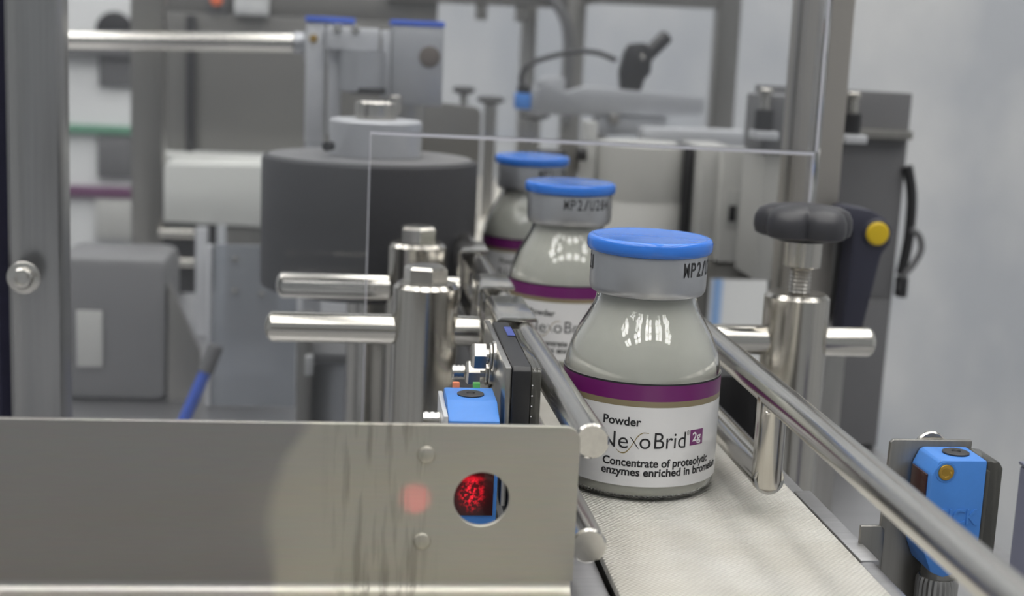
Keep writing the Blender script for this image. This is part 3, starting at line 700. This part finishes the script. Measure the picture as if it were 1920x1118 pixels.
# ------------------------------------------------------------------ rear left panels and boxes
t = thing('rear_panel', 'smoky grey rear panel behind the bright tube', 'panel', (-170, 760, -88))
BOX('sheet', t, 'brown_grey', -236, -40, 755, 760, 26, 132.5, .4)
BOX('upper_sheet', t, 'brown_grey', -236, -20, 761, 766, 132.8, 152, .4)
BOX('dark_strip', t, 'black', -214.6, -208.0, 748, 754.5, 18, 131, .3)
BOX('leg', t, 'steel_dark', -228, -216, 756, 768, -88, 25.8, .4)
BOX('leg', t, 'steel_dark', -75, -62, 756, 768, -88, 25.8, .4)
BOX('ledge', t, 'cream', -236, -100, 720, 754, 20, 25.6, .4)
t = thing('white_box', 'plain white box cover left of the dark roller', 'cover', (-178, 610, -88))
PRISM('cover', t, 'cream', [(-211.6, -10.6), (-130, -12.6), (-130, 30.8), (-211.6, 28.8)], 600, 660, 'XZ', .8)
BOX('stand', t, 'steel_dark', -170, -135, 606, 640, -88, -13.2, .5)
t = thing('twin_bars', 'two short bright bars below the white box cover', 'bars', (-200, 600, -40))
for z in (-17.6, -37.5): CYL('bar', t, 'steel_x', (-214, 596, z), (-189.6, 596, z), 3.6, .4)
BOX('backing', t, 'black', -214, -176, 601, 606, -60, -11.4, .4)
BOX('upright', t, 'alu_light', -188.8, -181.0, 590, 600, -88, -12.8, .5)
t = thing('hazy_plate', 'hazy clear plastic plate with small screws left of the roller', 'plate', (-140, 400, -88))
PRISM('sheet', t, 'haze_plate', [(-158.6, -87), (-112, -87), (-112, -20), (-128, 2), (-131, 4.6), (-157.8, 4.2)], 400, 403, 'XZ', .3)
for x, z in ((-145.8, -3.2), (-145.8, -21.0), (-131.2, -22.4)): LAT('screw', t, 'bolt', (x, 399.8, z), (0, -1, 0), [(0, -.2), (1.9, 0), (1.5, 1.2), (0, 1.4)], 20)
BOX('frame_edge', t, 'alu_light', -161.2, -158.8, 398, 406, -87, 3.6, .3)
t = thing('air_hose', 'bright blue air hose behind the clear guard', 'hose', (-168, 347, -88))
TUBE('tube', t, 'hose_blue', [(-169.6, 346, -87.6), (-164, 348, -74), (-158.6, 350, -61), (-156.4, 351, -55.5)], 3.2)
CYL('fitting', t, 'grey_box', (-156.6, 351, -56), (-151.5, 354, -42), 4.2, .5)
t = thing('grey_motor', 'grey motor housing standing below the left cross rods', 'motor', (-80, 330, -88))
LAT('can', t, 'alu', (-80.5, 335, -88), (0, 0, 1), [(0, 0), (20, 0), (20, 44), (19, 46), (0, 46)], 48)
for x, z, zz in ((-103.5, -46, -36), (-63.6, -54, -46), (-61.0, -86, -78)): BOX('white_fitting', t, 'white', x, x+4, 306, 311, z, zz, .8)
BOX('bracket', t, 'steel_dark', -108, -100.6, 312, 352, -88, -22, .5)
BOX('top_flange', t, 'grey_box', -104, -58, 314, 356, -41.8, -36.4, .8)

t = thing('gear_case', 'dull grey gear case with a pale plate between the left posts', 'gear case', (-210, 430, -88))
BOX('case', t, 'grey_case', -246, -184, 410, 470, -88, -6, 6)
BOX('pale_plate', t, 'grey_pale', -233, -219, 408.2, 409.8, -68, -36, .3)
PRISM('gusset', t, 'brown_grey', [(-184, -88), (-166, -88), (-166, -60), (-183.6, -20)], 412, 420, 'XZ', .5)

# far equipment seen between the two left posts
t = thing('far_machine', 'white machine with green and dark bands between the left posts', 'machine', (-380, 1220, -900))
BOX('body', t, 'white', -560, -262, 1210, 1500, -900, 152, 4)
BOX('dark_window', t, 'grey_box', -362, -322, 1204, 1209.5, 56, 100, 1)
BOX('dark_panel', t, 'grey_box', -364, -325, 1204, 1209.5, -44, 2, 1)
BOX('green_band', t, 'green', -520, -300, 1202, 1209.5, 4, 13, .8)
BOX('shelf', t, 'grey_box', -520, -300, 1196, 1209.5, 88, 104, 1)
BOX('purple_band', t, 'purple_far', -520, -300, 1203, 1209.5, -66, -54, .8)
BOX('drawer', t, 'grey_pale', -366, -318, 1203, 1209.5, -112, -68, 1)
for z in (-132, -160, -190): BOX('slat', t, 'grey_box', -520, -300, 1200, 1209.5, z-9, z, 1)
BOX('lower_door', t, 'grey_box', -520, -300, 1200, 1209.5, -520, -206, 2)
BOX('notice', t, 'white', -394, -367, 1196, 1199.5, -258, -196, .4)
LAT('gauge', t, 'black', (-345, 1209, 116), (0, -1, 0), [(0, 0), (20, 0), (20, 4), (17, 5), (0, 5)], 32)
bm = bmesh.new()
pts = []
for i in range(15): pts.append((-236+i*2.0, 176+2.0*math.sin(i*1.1)+1.0*math.sin(i*2.3)))
pts2 = [(x, y+3) for x, y in reversed(pts)]
tag(PRISM('navy_drape', None, 'navy', pts+pts2, -88, 400, 'XY', 0), 'dark navy cloth drape at the left edge of the view', 'drape')

# things glimpsed above the rear panel
t = thing('orange_button', 'small orange button above the rear panel, top left', 'button', (-180, 758, 150))
LAT('cap', t, 'orange', (-192, 752, 143.5), (0, -1, .2), [(0, 0), (5, 0), (4.6, 4), (0, 5)], 24)
BOX('box', t, 'grey_box', -200, -184, 752.5, 760.5, 134, 150, .6)
t = thing('white_carton', 'small white carton above the rear panel beside the drive unit', 'carton', (-160, 755, 140))
BOX('body', t, 'white', -178, -152, 746, 760, 133.5, 146, .6)
BOX('lid', t, 'white', -178.6, -151.4, 745.5, 760.4, 146.1, 150, .6)

# ------------------------------------------------------------------ rear centre: label applicator
t = thing('applicator_arm', 'grey horizontal arm carrying the black clamp handle', 'arm', (90, 500, 40))
PRISM('arm_plate', t, 'alu', [(30, 77.6), (68, 78.6), (112, 79.8), (135, 81.6), (135, 93.0), (60, 96.4), (46, 91.6), (46, 101), (34, 101), (30, 98)], 494, 508, 'XZ', .6)
PRISM('arm_foot', t, 'alu', [(66, 66), (112, 68), (112, 79.4), (68, 78.3)], 496, 520, 'XZ', .5)
BOX('slide_plate', t, 'alu_light', 92, 156, 470, 490, 64.6, 73.6, .6)
BOX('clamp_screw', t, 'steel_dark', 74, 80, 486, 493.6, 74, 80, .6)
CYL('support', t, 'steel_mid', (72, 514, -88), (72, 514, 66), 6, .4)
k = thing('toggle_clamp', 'black clamp handle with slanted grip on the grey arm', 'handle', (87, 500, 95))
PRISM('clamp_body', k, 'black', [(82, 94.6), (94, 94.3), (96, 102), (99.5, 106), (100, 120), (95, 124.5), (86, 123.5), (83, 118), (80.5, 106)], 494, 506, 'XZ', 1)
CYL('slanted_grip', k, 'black', (94, 500, 113), (110.5, 500, 130.5), 4.6, .6, dome=1)
CYL('pin', k, 'bolt', (93.5, 493.8, 115.6), (93.5, 492.6, 115.6), 1.5, .2)
CYL('foot', k, 'black', (88, 500, 94.2), (88, 500, 97), 5.4, .4)
t = thing('cable_connector', 'blue cable connector with a black cable arching to the handle', 'connector', (21, 500, 85))
BOX('plug', t, 'sensor_blue', 15.6, 25.4, 494, 504, 80.6, 90.4, 1)
BOX('collar', t, 'black', 17.0, 24.6, 495, 503, 90.5, 95, .6)
TUBE('cable', t, 'black', [(20.0, 499, 95), (19.4, 499, 101), (24, 499, 108), (36, 499, 113.2), (52, 499, 117), (66, 499, 117), (78, 499, 113)], 1.7)
BOX('bracket', t, 'alu', 25.6, 33, 495, 507, 79, 94, .5)
for (x, y, z, h, rr, lab) in ((-8.6, 602, 78, 10, 8, 'small dark knob on a pin, left of three against the white wall'), (10.4, 602, 66, 16, 10, 'dark knob on a pin, middle of three against the white wall'), (40, 590, 60, 13, 10.5, 'black knob with blue shine under the grey arm')):
    t = thing('pin_knob', lab, 'knob', (x, y, -88), 'knobs on pins')
    CYL('pin', t, 'steel_mid', (x, y, -88), (x, y, z+h-2), 4.6 if z < 70 else 2.6, .3)
    LAT('head', t, 'black', (x, y, z+h-4), (0, 0, 1), [(0, 0), (3, 0), (rr*.9, 2), (rr, 3.4), (rr*.8, 5.6), (0, 6.2)], 28)
t = thing('motor_cylinder', 'wide pale grey upright cylinder behind the vials', 'cylinder', (85, 425, -88))
LAT('can', t, 'grey_pale', (85, 430, -60), (0, 0, 1), [(0, 0), (28.6, 0), (28.6, 94), (28.4, 94.4), (28.6, 94.8), (28.6, 126), (27.6, 127), (0, 127)], 72)
LAT('pedestal', t, 'steel_dark', (85, 430, -88), (0, 0, 1), [(0, 0), (18, 0), (18, 27.9), (0, 27.9)], 40)
BOX('side_column', t, 'grey_side', 49, 56.2, 424, 440, -88, 78, .6)
CYL('side_knob', t, 'black', (44, 420, 60), (49.5, 420, 60), 4.2, .5)
CYL('black_stop', t, 'black', (32, 440, 42), (32, 440, 60), 9.5, 1.2)
BOX('stop_arm', t, 'steel_dark', 30, 49, 436, 444, 34, 41.8, .5)
t = thing('printer_housing', 'pale grey printer housing with a small dark latch', 'printer', (125, 390, -88))
BOX('dark_gap', t, 'black', 103.6, 108.4, 402, 430, -10, 68, .4)
PRISM('cover', t, 'grey_side', [(109, 4.5), (128, 4.5), (128, 68.8), (109, 68.4)], 386, 440, 'XZ', .8)
PRISM('door', t, 'grey_pale', [(118, 6.4), (135.4, 6.6), (138.2, 26), (138.2, 62), (134, 69.6), (118, 69.2)], 376, 385.6, 'XZ', .8)
BOX('latch', t, 'black', 123.2, 127.4, 374.8, 376.4, 29, 38, .4)
BOX('latch_plate', t, 'grey_side', 122, 130, 375.2, 376, 26, 46, .2)
BOX('lower_lip', t, 'steel_dark', 112, 142, 380, 430, -4, 4.3, .6)
BOX('back_box', t, 'grey_box', 139.4, 152, 392, 440, 4.5, 60, .8)
BOX('pedestal', t, 'steel_dark', 112.2, 120, 392, 430, -88, -4.2, .8)

# ------------------------------------------------------------------ right side
t = thing('grey_cabinet', 'tall dark grey cabinet plate right of the frame post', 'cabinet', (180, 350, -88))
PRISM('side_plate', t, 'grey_box', [(141, -88), (206, -88), (207.6, 103.8), (126, 104.8), (126, 74), (141, 72)], 340, 352, 'XZ', .8)
BOX('seam_rail', t, 'steel_dark', 150, 207, 333, 339.6, 80, 84.5, .5)
PRISM('front_cover', t, 'grey_box', [(118.4, 100.6), (161, 101.5), (161, 73), (118.4, 73)], 304, 339, 'XZ', .8)
BOX('lower_cover', t, 'grey_side', 120.3, 137.0, 306, 345, 8, 72.6, .8)
BOX('lower_skirt', t, 'grey_box', 172, 204, 335.5, 339.8, -86, -6, .6)
for x, lab in ((117, 'a'), (161.5, 'b')):
    CYL('valve_body', t, 'black', (x, 300, 83.6), (x, 300, 94), 4.6, .4)
    CYL('valve_stem', t, 'steel_v', (x, 300, 94), (x, 300, 101), 2.6, .3)
    CYL('valve_cap', t, 'steel_v', (x, 300, 101), (x, 300, 104), 3.6, .5)
    BOX('valve_foot', t, 'alu_light', x-5, x+6, 292, 308, 79.4, 83.5, .5)
TUBE('cable', t, 'black', [(207.5, 338, 66), (211.4, 338, 50), (212, 338, 30), (211, 338, 18), (209.5, 338, 8)], 2.8)
TUBE('cable', t, 'grey_box', [(211.6, 336, 33), (217.0, 336, 29), (218.6, 336, 22), (215.0, 336, 14), (210.6, 336, 8), (209, 336, 0)], 1.8)
BOX('plug', t, 'black', 208, 212.6, 334, 342, -4, 7, .6)
t = thing('clamp_lever', 'dark navy clamp lever with a round yellow button', 'lever', (130, 196, 45))
PRISM('arm', t, 'lever', [(123.6, 6), (132.4, 6), (138.0, 40), (141.4, 45), (141.6, 51), (138, 55.6), (132, 58.6), (121, 60.2), (118, 58), (118, 53), (124.8, 50), (125.2, 40)], 184, 198, 'XZ', 1.2)
LAT('button_ring', t, 'lever', (134.8, 184.5, 49.1), (0, -1, 0), [(0, -.5), (6.2, -.5), (6.4, .6), (5.6, 1.4), (0, 1.4)], 40)
LAT('yellow_button', t, 'yellow', (134.8, 183.2, 49.1), (0, -1, 0), [(0, -.3), (4.9, -.3), (4.9, .8), (4.2, 1.5), (0, 1.8)], 40)
CYL('pivot', t, 'steel_mid', (128.5, 198, 52), (128.5, 212, 52), 4.5, .3)
BOX('mount', t, 'steel_mid', 123.4, 134, 205, 215, -88, 57, .4)
t = thing('black_guide_block', 'black block beside the belt under the right guide rail', 'block', (56, 110, -88))
BOX('block', t, 'black', 51, 66, 104, 124, -30, 6, 1)
BOX('stand', t, 'steel_dark', 53, 64, 108, 120, -88, -30.2, .5)
t = thing('blue_label_strip', 'white strip with pale blue stripe seen beyond the right clamp post', 'strip', (205, 771, -900))
BOX('board', t, 'white', 168, 290, 770, 773, -900, 8, .4)
BOX('stripe', t, 'stripe_blue', 221, 229, 768.4, 769.9, -880, 6, .1)
t = thing('blue_grey_post', 'blurred blue grey post at the lower right edge', 'post', (122, 0, -900))
BOX('tube', t, 'post_blue', 118.6, 134, -4, 10, -900, 2.6, 1)
BOX('cap', t, 'post_blue', 118.4, 134.4, -4.2, 10.2, 2.7, 3.8, .4)

# red sensor beam falling on the plate from the opposite sensor pair
sp = bpy.data.lights.new('sensor_beam', 'SPOT'); sp.energy = .36; sp.color = (1, .04, .08); sp.spot_size = math.radians(2.0); sp.spot_blend = .5; sp.shadow_soft_size = .001
so = bpy.data.objects.new('sensor_beam', sp); col.objects.link(so)
src = Vector((-.062, -.300, .010)); dst = Vector((-.0664, -.090, .0237)); so.location = src
so.rotation_euler = (dst-src).to_track_quat('-Z', 'Y').to_euler()
